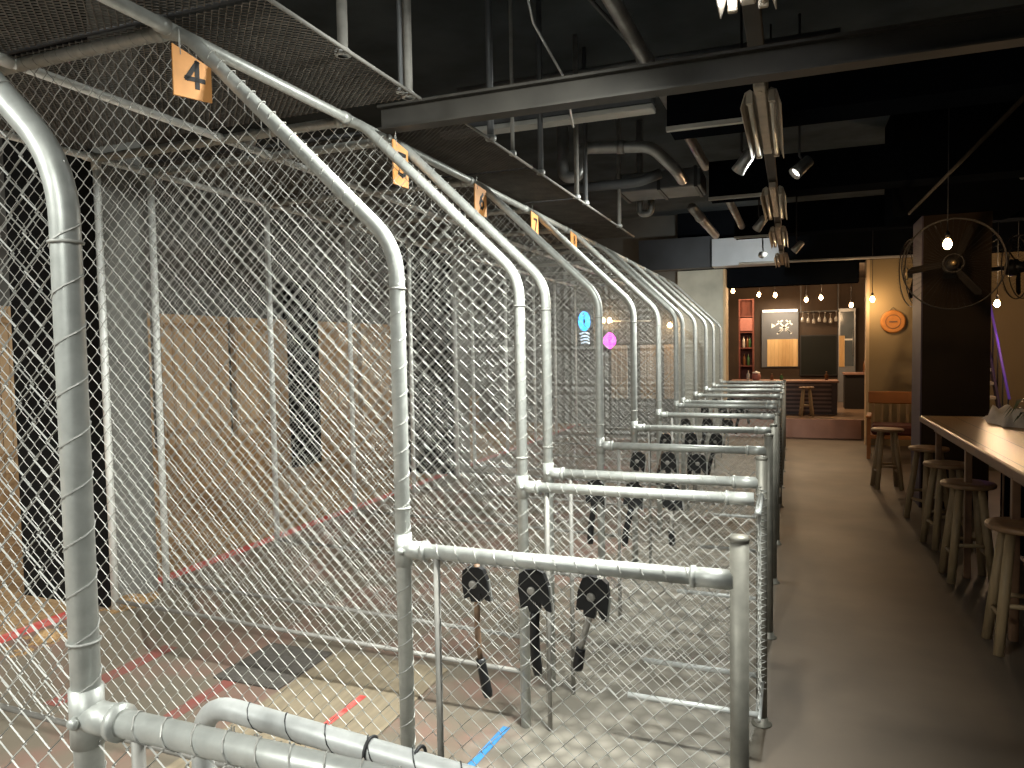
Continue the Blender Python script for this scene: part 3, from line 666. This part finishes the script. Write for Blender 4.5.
batten(1.55, 1.42, True, 'lit white tube lamp, nearest over the walkway, at the top edge')
batten(4.04, 1.25, False, 'unlit cream ribbed tube lamp, large, over the near walkway')
batten(6.55, 1.35, False, 'unlit cream ribbed tube lamp, second from the lit one')
batten(8.75, 1.4, False, 'unlit cream ribbed tube lamp, third from the lit one')
batten(11.3, 1.4, False, 'unlit cream ribbed tube lamp, farthest, before the bulkhead')
t = thing('lamp_trunking', 'dark straight trunking the walkway lamps hang from', 'trunking', (-0.16, 0, 3.06))
MB().box(-0.035, 0.035, -2.3, 13.0, 0.0, 0.05, 0.004).build('channel', 'beam_steel', t)
for y in (-1.5, 1.0, 3.6, 5.9, 8.3, 10.9): MB().tube([(0, y, 0.05), (0, y, 1.04)], 0.008, 6).build('hanger', 'dark_steel', t)
t = thing('batten_lamp', 'lit tube lamp hung over the cage behind the camera', 'lamp', (-3.0, -1.4, 3.5), 0, 'tube lamps over the walkway')
MB().box(-0.6, 0.6, -0.04, 0.04, 0.0, 0.05, .005).build('spine', 'fixture_cream', t); MB().tube([(-0.58, 0, -0.03), (0.58, 0, -0.03)], 0.014, 8).build('tube', 'tube_lit', t)
for x in (-0.5, 0.5): MB().tube([(x, 0, 0.05), (x, 0, 0.6)], 0.01, 6).build('rod', 'dark_steel', t)

def spot_head(x, y, z, aim, energy, lab, col=(1, 0.95, 0.87), size=100, blend=0.9):
    t = thing('track_spot', lab, 'spotlight', (x, y, z), 0, 'track spotlights')
    d = (Vector(aim) - Vector((x, y, z))).normalized()
    MB().lathe([(0.02, -0.11), (0.042, -0.10), (0.045, 0.0), (0.05, 0.05), (0.046, 0.05), (0.04, 0.02)], (0, 0, 0), 14, d).build('can', 'pipe_metal', t)
    MB().lathe([(0.002, 0.021), (0.038, 0.021), (0.038, 0.026), (0.002, 0.028)], (0, 0, 0), 14, d).build('lens', 'spot_lens', t)
    MB().tube([tuple(-d * 0.06), (0, 0, 0.10), (0, 0, 4.08 - z)], 0.010, 6).build('stem', 'dark_steel', t)
    p = Vector((x, y, z)) + d * 0.07
    light('spot_light', 'SPOT', p, energy, col, aim, spot_size=math.radians(size), spot_blend=blend, shadow_soft_size=0.05)
COOL = (0.97, 1.0, 0.93)
SP = [(-0.36, 2.3, 'added track spotlight beside the lit lamp at the top edge'), (-0.34, 5.45, 'track spotlight on the cage side, just past the large unlit lamp'), (0.04, 5.75, 'track spotlight on the table side, just past the large unlit lamp'),
      (-0.34, 8.25, 'added track spotlight on the cage side, before the third unlit lamp'), (0.04, 10.4, 'added track spotlight on the table side, past the third unlit lamp')]  # pair past the large unlit lamp is real; other heads added to brighten lanes
for (x, y, lab), ya in zip(SP, (3.5, 6.7, 4.5, 9.6, 11.6)):
    spot_head(x, y, 2.98, (-2.3, ya, 0.6), 290, lab, COOL, 125)
spot_head(-0.40, 10.9, 2.98, (-1.1, 13.4, 3.1), 90, 'added track spotlight brightening the pale bulkhead and pillar', COOL, 75)  # extra head added only to brighten the bulkhead and pillar
for i, y in enumerate((2.2, 5.2, 8.6, 11.4)):  # unseen spotlights added to brighten the plank targets
    spot_head(-4.4, y, 3.55, (-6.0, y + 0.2, 1.0), 60, 'added target spotlight over the platform, %s from the near end' % ORD[i], (1, 0.95, 0.86), 120)
# light of the lit tubes
light('tube_light', 'AREA', (-0.16, 2.26, 2.95), 60, COOL, (-1.75, 2.26, 0), shape='RECTANGLE', size=0.16, size_y=1.35, spread=math.radians(92))
light('tube_light', 'AREA', (-0.16, -1.48, 2.95), 34, COOL, (-2.9, 1.2, 1.0), shape="RECTANGLE", size=0.16, size_y=1.35, spread=math.radians(112))
light('tube_light', 'AREA', (-3.0, -1.4, 3.44), 190, COOL, (-3.1, -0.5, 0), shape='RECTANGLE', size=1.15, size_y=0.15, spread=math.radians(150))

# ------------------------------------------------------------------ high table and stools
t = thing('high_table', 'long high plank table along the walkway, ending at the dark column', 'table', (1.08, 5.2, 0))
MB().box(0, 0.70, -2.2, 2.28, 1.008, 1.05, 0.006).build('tabletop', 'table_planks', t)
MB().box(-0.012, -0.001, -2.2, 2.28, 1.0, 1.046, 0.003).build('edge_strip', 'edge_wood', t)
for y in (-1.55, -0.35, 0.85, 2.0):
    for x in (0.10, 0.60): MB().box(x - .022, x + .022, y - .022, y + .022, 0, 1.008, .004).build('leg', 'edge_wood', t)
m = MB(); m.box(0.08, 0.11, -2.0, 2.1, 0.93, 1.0); m.box(0.58, 0.61, -2.0, 2.1, 0.93, 1.0); m.build('apron', 'edge_wood', t)
m = MB(); m.box(0.585, 0.605, -2.0, 2.1, 0.04, 0.93); m.build('modesty_panel', 'black_paint', t)

def make_stool(k):
    t = thing('bar_stool', '', 'stool', (0, 0, 0), 0, 'wooden bar stools')
    m = MB(); m.lathe([(0.12, 0.672), (0.166, 0.675), (0.175, 0.684), (0.175, 0.698), (0.168, 0.706), (0.10, 0.704), (0.01, 0.702)], (0, 0, 0), 28); m.build('seat', 'seat_wood', t)
    legs = []
    for a in range(4):
        an = PI / 4 + a * PI / 2; tx, ty = 0.095 * math.cos(an), 0.095 * math.sin(an); bx, by = 0.185 * math.cos(an), 0.185 * math.sin(an)
        legs.append(((tx, ty), (bx, by)))
        MB().tube([(tx, ty, 0.675), ((tx + bx) / 2, (ty + by) / 2, 0.335), (bx, by, 0)], 0.027, 12, radii=[0.025, 0.029, 0.027]).build('leg', 'pine_leg', t)
    for a in range(4):
        z = 0.20 if a % 2 else 0.27; f = 1 - z / 0.675
        p = [Vector((l[0][0] + (l[1][0] - l[0][0]) * f, l[0][1] + (l[1][1] - l[0][1]) * f, z)) for l in (legs[a], legs[(a + 1) % 4])]
        MB().tube([tuple(p[0]), tuple(p[1])], 0.014, 8).build('rung', 'pine_leg', t)
    return t
stool0 = make_stool(0)
for i, (x, y, rz, lab) in enumerate([(1.04, 9.58, 0.1, 'wooden bar stool standing alone in front of the tan wall'), (1.22, 7.95, 0.5, 'wooden bar stool at the column end of the high table'),
                                     (1.20, 6.95, 0.2, 'wooden bar stool second along the high table from the column'), (1.175, 6.02, 0.05, 'wooden bar stool third along the high table from the column'),
                                     (1.18, 4.72, 0.0, 'wooden bar stool nearest the camera at the high table')]):
    o = stool0 if i == 0 else copy_thing(stool0); o.location = (x, y, 0); o.rotation_euler = (0, 0, rz); o['label'] = lab
o = copy_thing(stool0); o.location = (0.24, 14.95, 0.335); o.rotation_euler = (0, 0, 0.15); o['label'] = 'wooden bar stool on the raised floor before the slatted bar'
o.scale = (0.8, 0.8, 0.8)

# things on the table: crumpled white cloth and a plant in a pot
m = MB(); nx, ny = 15, 11; v = []; f = []
for i in range(nx):
    for j in range(ny):
        u, w = i / (nx - 1), j / (ny - 1); e = min(u, 1 - u, w, 1 - w)
        v.append((1.50 + 0.26 * u + .02 * math.sin(9 * w), 6.55 + 0.75 * w + .03 * math.sin(8 * u), 1.053 + min(1, e * 5) * (0.055 + 0.05 * abs(math.sin(7 * u + 5 * w)) + 0.03 * math.sin(13 * w - 4 * u))))
for i in range(nx - 1):
    for j in range(ny - 1): f.append((i * ny + j, (i + 1) * ny + j, (i + 1) * ny + j + 1, i * ny + j + 1))
b0 = len(v); v += [(x, y, 1.0505) for x, y, z in v]
f += [tuple(b0 + q for q in reversed(g)) for g in list(f)]
m.add(v, f, True); tag(m.build('white_cloth', 'white_cloth'), 'crumpled white cloth lying at the far end of the high table', 'cloth')
t = thing('potted_plant', 'leafy dark green plant standing at the table end by the white cloth', 'plant', (1.70, 6.35, 1.05))
MB().lathe([(0.035, 0), (0.05, 0.07), (0.054, 0.075), (0.046, 0.075), (0.04, 0.06), (0.004, 0.058)], (0, 0, 0), 14).build('pot', 'dark_steel', t)
m = MB()
for q in range(26):
    a = random.uniform(0, 2 * PI); l = random.uniform(0.12, 0.26); zt = random.uniform(0.10, 0.26); w = 0.018
    d = Vector((math.cos(a), math.sin(a), 0)); n = Vector((-d.y, d.x, 0)) * w
    p0 = Vector((0, 0, 0.06)); p1 = d * l * .45 + Vector((0, 0, zt)); p2 = d * l * .8 + Vector((0, 0, zt * .8 + .03)); p3 = d * l + Vector((0, 0, zt * .55))
    m.add([p0 - n * .2, p0 + n * .2, p1 + n, p1 - n, p2 + n * .8, p2 - n * .8, p3], [(0, 1, 2, 3), (3, 2, 4, 5), (5, 4, 6)], True)
m.build('leaves', 'leaf', t)

# ------------------------------------------------------------------ fans
def fan(x, y, z, rad, face, lab, wall, blades_at):
    t = thing('wall_fan', lab, 'fan', (x, y, z), face, 'black wall fans')   # local -y is the front
    m = MB()
    for yy, q in ((-0.095, 0.2), (-0.03, 1.0), (0.03, 1.0), (0.095, 0.2)):
        m.tube([(rad * q * math.cos(a), yy, rad * q * math.sin(a)) for a in [i * PI / 24 for i in range(48)]], 0.004 if q < 1 else 0.0055, 6, closed=True)
    for i in range(48):
        a = i * PI / 24; c, s = math.cos(a), math.sin(a)
        for sg in (-1, 1):
            m.tube([(rad * .16 * c, sg * 0.10, rad * .16 * s), (rad * .45 * c, sg * 0.095, rad * .45 * s), (rad * .86 * c, sg * 0.075, rad * .86 * s), (rad * c, sg * 0.03, rad * s)], 0.0011, 3, False)
    m.build('guard', 'fan_black', t)
    for a in blades_at:
        o = [(0.03, -0.012), (rad * .35, -rad * .11), (rad * .8, -rad * .10), (rad * .90, 0.0), (rad * .82, rad * .07), (rad * .35, rad * .05), (0.03, 0.014)]
        M = Matrix.Rotation(-a, 4, 'Y') @ Matrix.Rotation(PI / 2, 4, 'X') @ Matrix.Rotation(0.42, 4, 'X')
        m = MB(); m.prism(o, 0.004, M); m.build('blade', 'fan_blade', t)
    mh = MB().lathe([(0.02, -0.11), (0.055, -0.10), (0.062, -0.02), (0.055, 0.06), (0.02, 0.075)], (0, 0, 0), 16, (0, -1, 0)); hb = mh.build('hub', 'fan_black', t)
    MB().lathe([(0.002, 0.104), (0.022, 0.10), (0.026, 0.108), (0.012, 0.118), (0.002, 0.12)], (0, 0, 0), 14, (0, -1, 0)).build('badge', 'brass', hb)
    m = MB(); m.tube([(0, 0.10, 0), (0, 0.16, 0.0), (0, wall, 0.0)], 0.022, 10); m.box(-0.06, 0.06, wall - 0.012, wall, -0.1, 0.1, .003); m.build('bracket', 'fan_black', t)
    MB().lathe([(0.05, 0), (0.085, 0.02), (0.085, 0.10), (0.05, 0.12)], (0, 0, 0), 16, (0, 1, 0)).build('motor', 'fan_black', t)
fan(1.42, 8.05, 2.455, 0.43, -0.12, 'black wall fan facing the walkway on the front of the column', 0.46, (math.radians(68), math.radians(188), math.radians(-52)))
fan(1.29, 9.42, 2.50, 0.38, 1.10 + PI, 'black wall fan on the walkway side of the column, half hidden', 0.62, (1.0, 3.1, 5.2))
fan(2.14, 8.8, 2.46, 0.32, 0.95, 'black wall fan on the far side of the column, half hidden', 0.33, (0.5, 2.6, 4.7))

# ------------------------------------------------------------------ hanging bulbs
def bulb(x, y, z, ztop, lab, power=5.0):
    t = thing('pendant_bulb', lab, 'bulb', (x, y, z), 0, 'warm pendant bulbs')
    MB().lathe([(0.010, 0.055), (0.022, 0.04), (0.036, 0.01), (0.036, -0.012), (0.022, -0.036), (0.004, -0.044)], (0, 0, 0), 14).build('globe', 'bulb_warm', t)
    MB().lathe([(0.012, 0.05), (0.018, 0.055), (0.018, 0.10), (0.006, 0.115)], (0, 0, 0), 10).build('socket', 'dark_steel', t)
    MB().tube([(0, 0, 0.11), (0, 0, ztop - z)], 0.004, 6).build('cord', 'dark_steel', t)
    light('bulb_light', 'POINT', (x, y, z - 0.09), power, (1.0, 0.66, 0.36), shadow_soft_size=0.04)
for x, z, lab in ((-1.19, 2.86, 'warm bulb at the pillar end of the bar, highest'), (-0.67, 2.76, 'warm bulb over the bar, second from the pillar'), (-0.35, 2.74, 'warm bulb over the bar, third from the pillar'),
                  (0.25, 2.62, 'warm bulb over the dark screen, first of a close pair'), (0.53, 2.65, 'warm bulb over the dark screen, second of a close pair'), (1.09, 2.48, 'warm bulb before the steel fridge, lowest over the bar')):
    bulb(x, 16.2, z, 3.25, lab, 38)
bulb(1.20, 13.2, 2.42, 4.1, 'warm bulb hanging in front of the tan wall edge', 13)
bulb(1.28, 7.5, 2.58, 4.1, 'warm bulb glowing before the column fan', 5)
bulb(2.66, 11.0, 2.61, 4.1, 'warm bulb at the right picture edge, high above the table', 24)
bulb(2.44, 11.0, 2.19, 4.1, 'warm bulb above the purple staircase, lower of two', 22)

# ------------------------------------------------------------------ bar
t = thing('bar_counter', 'slatted dark bar counter with a pinkish top on the raised floor', 'counter', (0, 15.4, 0.335))
MB().box(-1.15, 0.78, 0.02, 0.6, 0.0, 0.62).build('body', 'bar_front', t)
MB().box(-1.2, 0.83, -0.04, 0.66, 0.62, 0.66, 0.006).build('worktop', 'bar_top', t)
m = MB()
for z in (0.06, 0.14, 0.22, 0.30, 0.38, 0.47, 0.56): m.box(-1.13, 0.70, -0.005, 0.019, z, z + 0.035)
m.build('slats', 'bar_slat', t)
MB().box(0.705, 0.80, -0.01, 0.61, 0.0, 0.619).build('end_post', 'bar_front', t)
t = thing('shelf_cabinet', 'tall red-brown shelf cabinet behind the bar near the pillar', 'cabinet', (-0.97, 17.0, 0.335))
m = MB(); m.box(-0.16, -0.13, 0, 0.3, 0, 2.4); m.box(0.13, 0.16, 0, 0.3, 0, 2.4); m.box(-0.13, 0.13, 0.27, 0.3, 0, 2.4); m.build('carcass', 'red_cloth', t)
for z in (0.5, 0.9, 1.3, 1.65, 2.0, 2.37): MB().box(-0.13, 0.13, 0.0, 0.27, z, z + 0.025).build('shelf', 'red_cloth', t)
MB().box(-0.13, 0.13, 0.01, 0.05, 1.69, 1.98, .006).build('hanging_flag', 'pink_plastic', t)
BT = [(-1.02, 0.925 + .335), (-0.93, 0.925 + .335), (-1.03, 1.325 + .335), (-0.95, 1.325 + .335), (-0.90, 1.325 + .335), (-1.0, 1.675 + .335 - .35 + .35)]
def bottle(x, y, z, r, h, mt, lab, grp):
    t = thing('bottle', lab, 'bottle', (x, y, z), 0, grp)
    MB().lathe([(r * .9, 0), (r, 0.006), (r, h * .58), (r * .75, h * .68), (r * .36, h * .78), (r * .34, h * .95)], (0, 0, 0), 12).build('body', mt, t)
    MB().lathe([(r * .42, h * .95), (r * .42, h), (r * .1, h * 1.005)], (0, 0, 0), 10).build('cap', 'brass', t)
for i, (x, z) in enumerate(BT[:5]):
    bottle(x, 17.12, z, 0.032, 0.26, ['bottle_brown', 'bottle_green', 'clear_glass', 'bottle_brown', 'bottle_green'][i], ['brown bottle on the lower shelf of the red cabinet', 'green bottle on the lower shelf of the red cabinet', 'clear bottle on the upper shelf of the red cabinet', 'brown bottle on the upper shelf of the red cabinet', 'green bottle on the upper shelf of the red cabinet'][i], 'bottles in the red cabinet')
for i, (x, h, mt, d) in enumerate([(-0.86, .20, 'clear_glass', 'clear bottle on the counter left of a pink jar'), (-0.40, .13, 'bottle_brown', 'squat brown bottle on the counter below the lit menu board'), (-0.22, .12, 'bottle_green', 'squat green bottle on the counter below the lit menu board'), (0.62, .17, 'bottle_brown', 'brown bottle at the open end of the counter')]):
    bottle(x, 15.75, 0.995, 0.034, h, mt, d, 'bottles on the bar counter')
t = thing('pink_jar', 'round pink jar with a lid standing on the bar counter', 'jar', (-0.70, 15.7, 0.995))
MB().lathe([(0.06, 0), (0.085, 0.03), (0.09, 0.09), (0.07, 0.14)], (0, 0, 0), 16).build('body', 'pink_plastic', t); MB().lathe([(0.075, .14), (.075, .16), (.02, .175), (.015, .19)], (0, 0, 0), 14).build('lid', 'chalk_white', t)
t = thing('potted_plant', 'small bushy plant at the pillar end of the bar', 'plant', (-1.3, 15.0, 0.335))
MB().lathe([(0.07, 0), (0.10, 0.2), (0.105, 0.21), (0.09, 0.21), (0.01, 0.19)], (0, 0, 0), 14).build('pot', 'dark_steel', t)
m = MB()
for q in range(60):
    a = random.uniform(0, 2 * PI); l = random.uniform(0.05, 0.2); zt = random.uniform(0.2, 0.5); d = Vector((math.cos(a), math.sin(a), 0)); n = Vector((-d.y, d.x, 0)) * .025
    p0 = Vector((0, 0, 0.2)); p1 = d * l * .7 + Vector((0, 0, zt)); p2 = d * (l + .04) + Vector((0, 0, zt - .03))
    m.add([p0 - n * .1, p0 + n * .1, p1 + n, p1 - n, p2], [(0, 1, 2, 3), (3, 2, 4)], True)
m.build('leaves', 'leaf', t)
# back wall of the bar
t = thing('menu_board', 'grey board with white crossed emblem above a lit plank panel', 'board', (-0.30, 18.97, 0))
MB().box(-0.42, 0.42, -0.04, 0, 1.16, 2.50, .004).build('panel', 'menu_grey', t)
MB().box(-0.29, 0.41, -0.055, -0.041, 1.18, 1.84, .002).build('plank_panel', 'menu_planks', t)
m = MB(); Mx = Matrix.Translation((0.07, -0.043, 2.14)) @ Matrix.Rotation(PI / 2, 4, 'X')
for a, b in (((-.10, .13), (.16, -.14)), ((.16, .13), (-.10, -.14)), ((-.14, .06), (-.02, .15)), ((.20, .06), (.08, .15)), ((-.06, -.02), (.12, -.02)), ((-.12, -.16), (-.02, -.08)), ((.18, -.16), (.08, -.08))): stroke(m, a, b, 0.035, Mx, 0.006)
m.prism([(-.26, .09), (-.26, -.03), (-.16, .03)], 0.006, Mx); m.build('emblem', 'chalk_white', t)
m = MB(); m.box(-0.40, 0.40, -0.06, -0.01, 2.505, 2.56, .004); m.build('top_strip', 'strip_lit', t)
light('board_light', 'AREA', (-0.25, 18.45, 2.62), 16, (1.0, 0.80, 0.55), (-0.22, 18.95, 1.5), shape='RECTANGLE', size=0.7, size_y=0.06)
t = thing('drinks_screen', 'large dark screen on the back wall of the bar', 'screen', (0.57, 18.97, 0))
MB().box(-0.42, 0.42, -0.06, 0, 0.95, 1.93, .008).build('bezel', 'black_mark', t); MB().box(-0.39, 0.39, -0.066, -0.061, 0.98, 1.90).build('glass', 'screen_black', t)
t = thing('glass_rack', 'rack of hanging glasses above the dark screen', 'rack', (0.57, 18.6, 2.46))
m = MB()
for y in (-0.12, 0.12): m.box(-0.42, 0.42, y - .012, y + .012, 0, .025)
for x in (-0.4, 0.4): m.box(x - .01, x + .01, -.12, .12, .025, .79)
m.build('frame', 'dark_steel', t)
for i in range(7):
    x = -0.36 + 0.12 * i
    q = tag(MB().lathe([(0.03, 0), (0.028, -0.006), (0.005, -0.014), (0.005, -0.10), (0.028, -0.13), (0.038, -0.18), (0.034, -0.23), (0.031, -0.23), (0.034, -0.18), (0.004, -0.125)], (0.57 + x, 18.5, 2.458 - 0.02 * (i % 3)), 12).build('stem_glass', 'clear_glass'), 'stem glass hanging upside down in the rack, %s from the menu board' % ORD[i], 'glass', 'glasses in the hanging rack')
t = thing('bottle_fridge', 'tall steel framed glass fridge at the end of the bar wall', 'fridge', (1.17, 18.75, 0.335))
MB().box(-0.18, 0.19, 0, 0.24, 0, 2.2, .006).build('cabinet', 'fridge_steel', t); fd = MB().box(-0.14, 0.15, -0.012, 0, 0.85, 2.12).build('glass_door', 'fridge_glass', t)
MB().box(-0.165, -0.045, -0.03, -0.013, 0.83, 1.56, .003).build('plank_panel', 'menu_planks', t); MB().tube([(0.13, -0.04, 1.1), (0.13, -0.04, 1.7)], 0.009, 6).build('handle', 'fridge_steel', fd); MB().box(-0.13, 0.14, -0.02, -0.0125, 1.45, 1.49).build('shelf_edge', 'chalk_white', t)
t = thing('back_bench', 'dark back counter below the steel fridge and shelf', 'counter', (1.3, 16.8, 0.335))
MB().box(-0.28, 0.7, 0, 0.5, 0, 0.72).build('body', 'black_mark', t); MB().box(-0.30, 0.72, -0.03, 0.52, 0.72, 0.76, .005).build('worktop', 'bar_top', t)
for i, (x, mt) in enumerate([(1.42, 'bottle_brown'), (1.52, 'red_cloth'), (1.62, 'bottle_green')]):
    bottle(x, 17.0, 1.095, 0.04, 0.32, mt, ['brown bottle on the dark back counter, nearest the fridge', 'red bottle on the dark back counter, in the middle', 'green bottle on the dark back counter, by the tan wall'][i], 'bottles on the back counter')
# round plaque on the tan wall
t = thing('wall_plaque', 'round orange wooden plaque hanging on the tan wall', 'plaque', (1.54, 13.535, 2.06))
md = MB().lathe([(0.15, 0), (0.185, 0.006), (0.19, 0.02), (0.17, 0.032), (0.155, 0.028), (0.004, 0.026)], (0, 0.01, 0), 28, (0, -1, 0)); dc = md.build('disc', 'plaque_orange', t)
m = MB(); m.tube([(0.11 * math.cos(a), -0.018, 0.11 * math.sin(a)) for a in [i * PI / 14 for i in range(28)]], 0.006, 5, closed=True); m.box(-0.06, 0.06, -.024, -.016, -.012, .012); m.build('motif', 'edge_wood', dc)
MB().tube([(-0.05, 0.0, 0.18), (0, 0.0, 0.24), (0.05, 0.0, 0.18)], 0.004, 5).build('cord', 'dark_steel', t)

# armchair by the tan wall
t = thing('armchair', 'orange-brown wooden armchair with dark red cushion by the tan wall', 'chair', (1.42, 12.2, 0), -0.1)
m = MB(); m.box(-0.36, 0.36, 0.28, 0.33, 0.78, 0.97, 0.015); m.build('back_rail', 'chair_orange', t)
for i in range(6):
    x = -0.29 + 0.116 * i; MB().box(x - .02, x + .02, 0.29, 0.315, 0.42, 0.78, .004).build('back_slat', 'pine_leg', t)
MB().box(-0.31, 0.31, -0.30, 0.27, 0.36, 0.50, 0.03).build('cushion', 'cushion_red', t)
MB().box(-0.33, 0.33, -0.31, 0.33, 0.30, 0.355, 0.006).build('seat_frame', 'chair_orange', t)
for s in (-1, 1):
    MB().box(s * 0.345 - .035, s * 0.345 + .035, -0.33, 0.30, 0.60, 0.64, 0.008).build('armrest', 'chair_orange', t)
    for y in (-0.29, 0.30): MB().box(s * 0.345 - .025, s * 0.345 + .025, y - .025, y + .025, 0, 0.598, .004).build('leg', 'chair_orange', t)

# staircase with purple light in the far hall
t = thing('staircase', 'open staircase with pale treads and a purple lit handrail', 'staircase', (2.3, 11.2, 0))
for k in range(14):
    MB().box(-0.28, 0.32, 0.145 * k, 0.145 * k + 0.2, 0.19 * (k + 1) - .045, 0.19 * (k + 1), .004).build('tread', 'stair_tread', t)
m = MB()
for x in (-0.30, 0.34):
    m.add([(x - .015, -.02, 0.02), (x + .015, -.02, 0.02), (x + .015, 2.1, 2.70), (x - .015, 2.1, 2.70), (x - .015, -.02, 0.2), (x + .015, -.02, 0.2), (x + .015, 2.1, 2.88), (x - .015, 2.1, 2.88)], [(3, 2, 1, 0), (4, 5, 6, 7), (0, 1, 5, 4), (1, 2, 6, 5), (2, 3, 7, 6), (3, 0, 4, 7)])
m.build('stringer', 'purple_wall', t)
MB().tube([(0.36, 0.1, 0.95), (0.36, 1.35, 2.45)], 0.016, 8).build('handrail', 'purple_strip', t, 'purple glowing handrail')
m = MB()
for k in range(5): m.tube([(0.36, 0.15 + .28 * k, 0.30 + .36 * k), (0.36, 0.15 + .28 * k, 1.0 + .335 * k)], 0.01, 6)
m.build('baluster', 'dark_steel', t)
light('strip_light', 'POINT', (2.72, 11.9, 1.75), 1.6, (0.38, 0.16, 1.0), shadow_soft_size=0.15)

# ------------------------------------------------------------------ world, camera, view
w = bpy.data.worlds.new('World'); SC.world = w; w.use_nodes = True
w.node_tree.nodes['Background'].inputs['Color'].default_value = (0.75, 0.88, 1.0, 1); w.node_tree.nodes['Background'].inputs['Strength'].default_value = 0.02

FPX, YAW, PITCH, ROLL = 729.5, 0.36808589, 0.04816237, -0.01654284
cy, sy, cp, sp = math.cos(YAW), math.sin(YAW), math.cos(PITCH), math.sin(PITCH)
F = Vector((-sy * cp, cy * cp, -sp)); R = Vector((cy, sy, 0)); U = R.cross(F)
cr, sr = math.cos(ROLL), math.sin(ROLL); R2 = R * cr + U * sr; U2 = U * cr - R * sr
cam = bpy.data.cameras.new('Camera'); cam.sensor_width = 36; cam.lens = FPX / 1024 * 36; cam.clip_start = 0.05
co = bpy.data.objects.new('Camera', cam); C.objects.link(co)
mw = Matrix((R2, U2, -F)).transposed().to_4x4(); mw.translation = (0, 0, H); co.matrix_world = mw
SC.camera = co
SC.view_settings.view_transform = 'Standard'; SC.view_settings.look = 'None'; SC.view_settings.gamma = 1; SC.view_settings.exposure = 0.0
SC.view_settings.use_curve_mapping = False
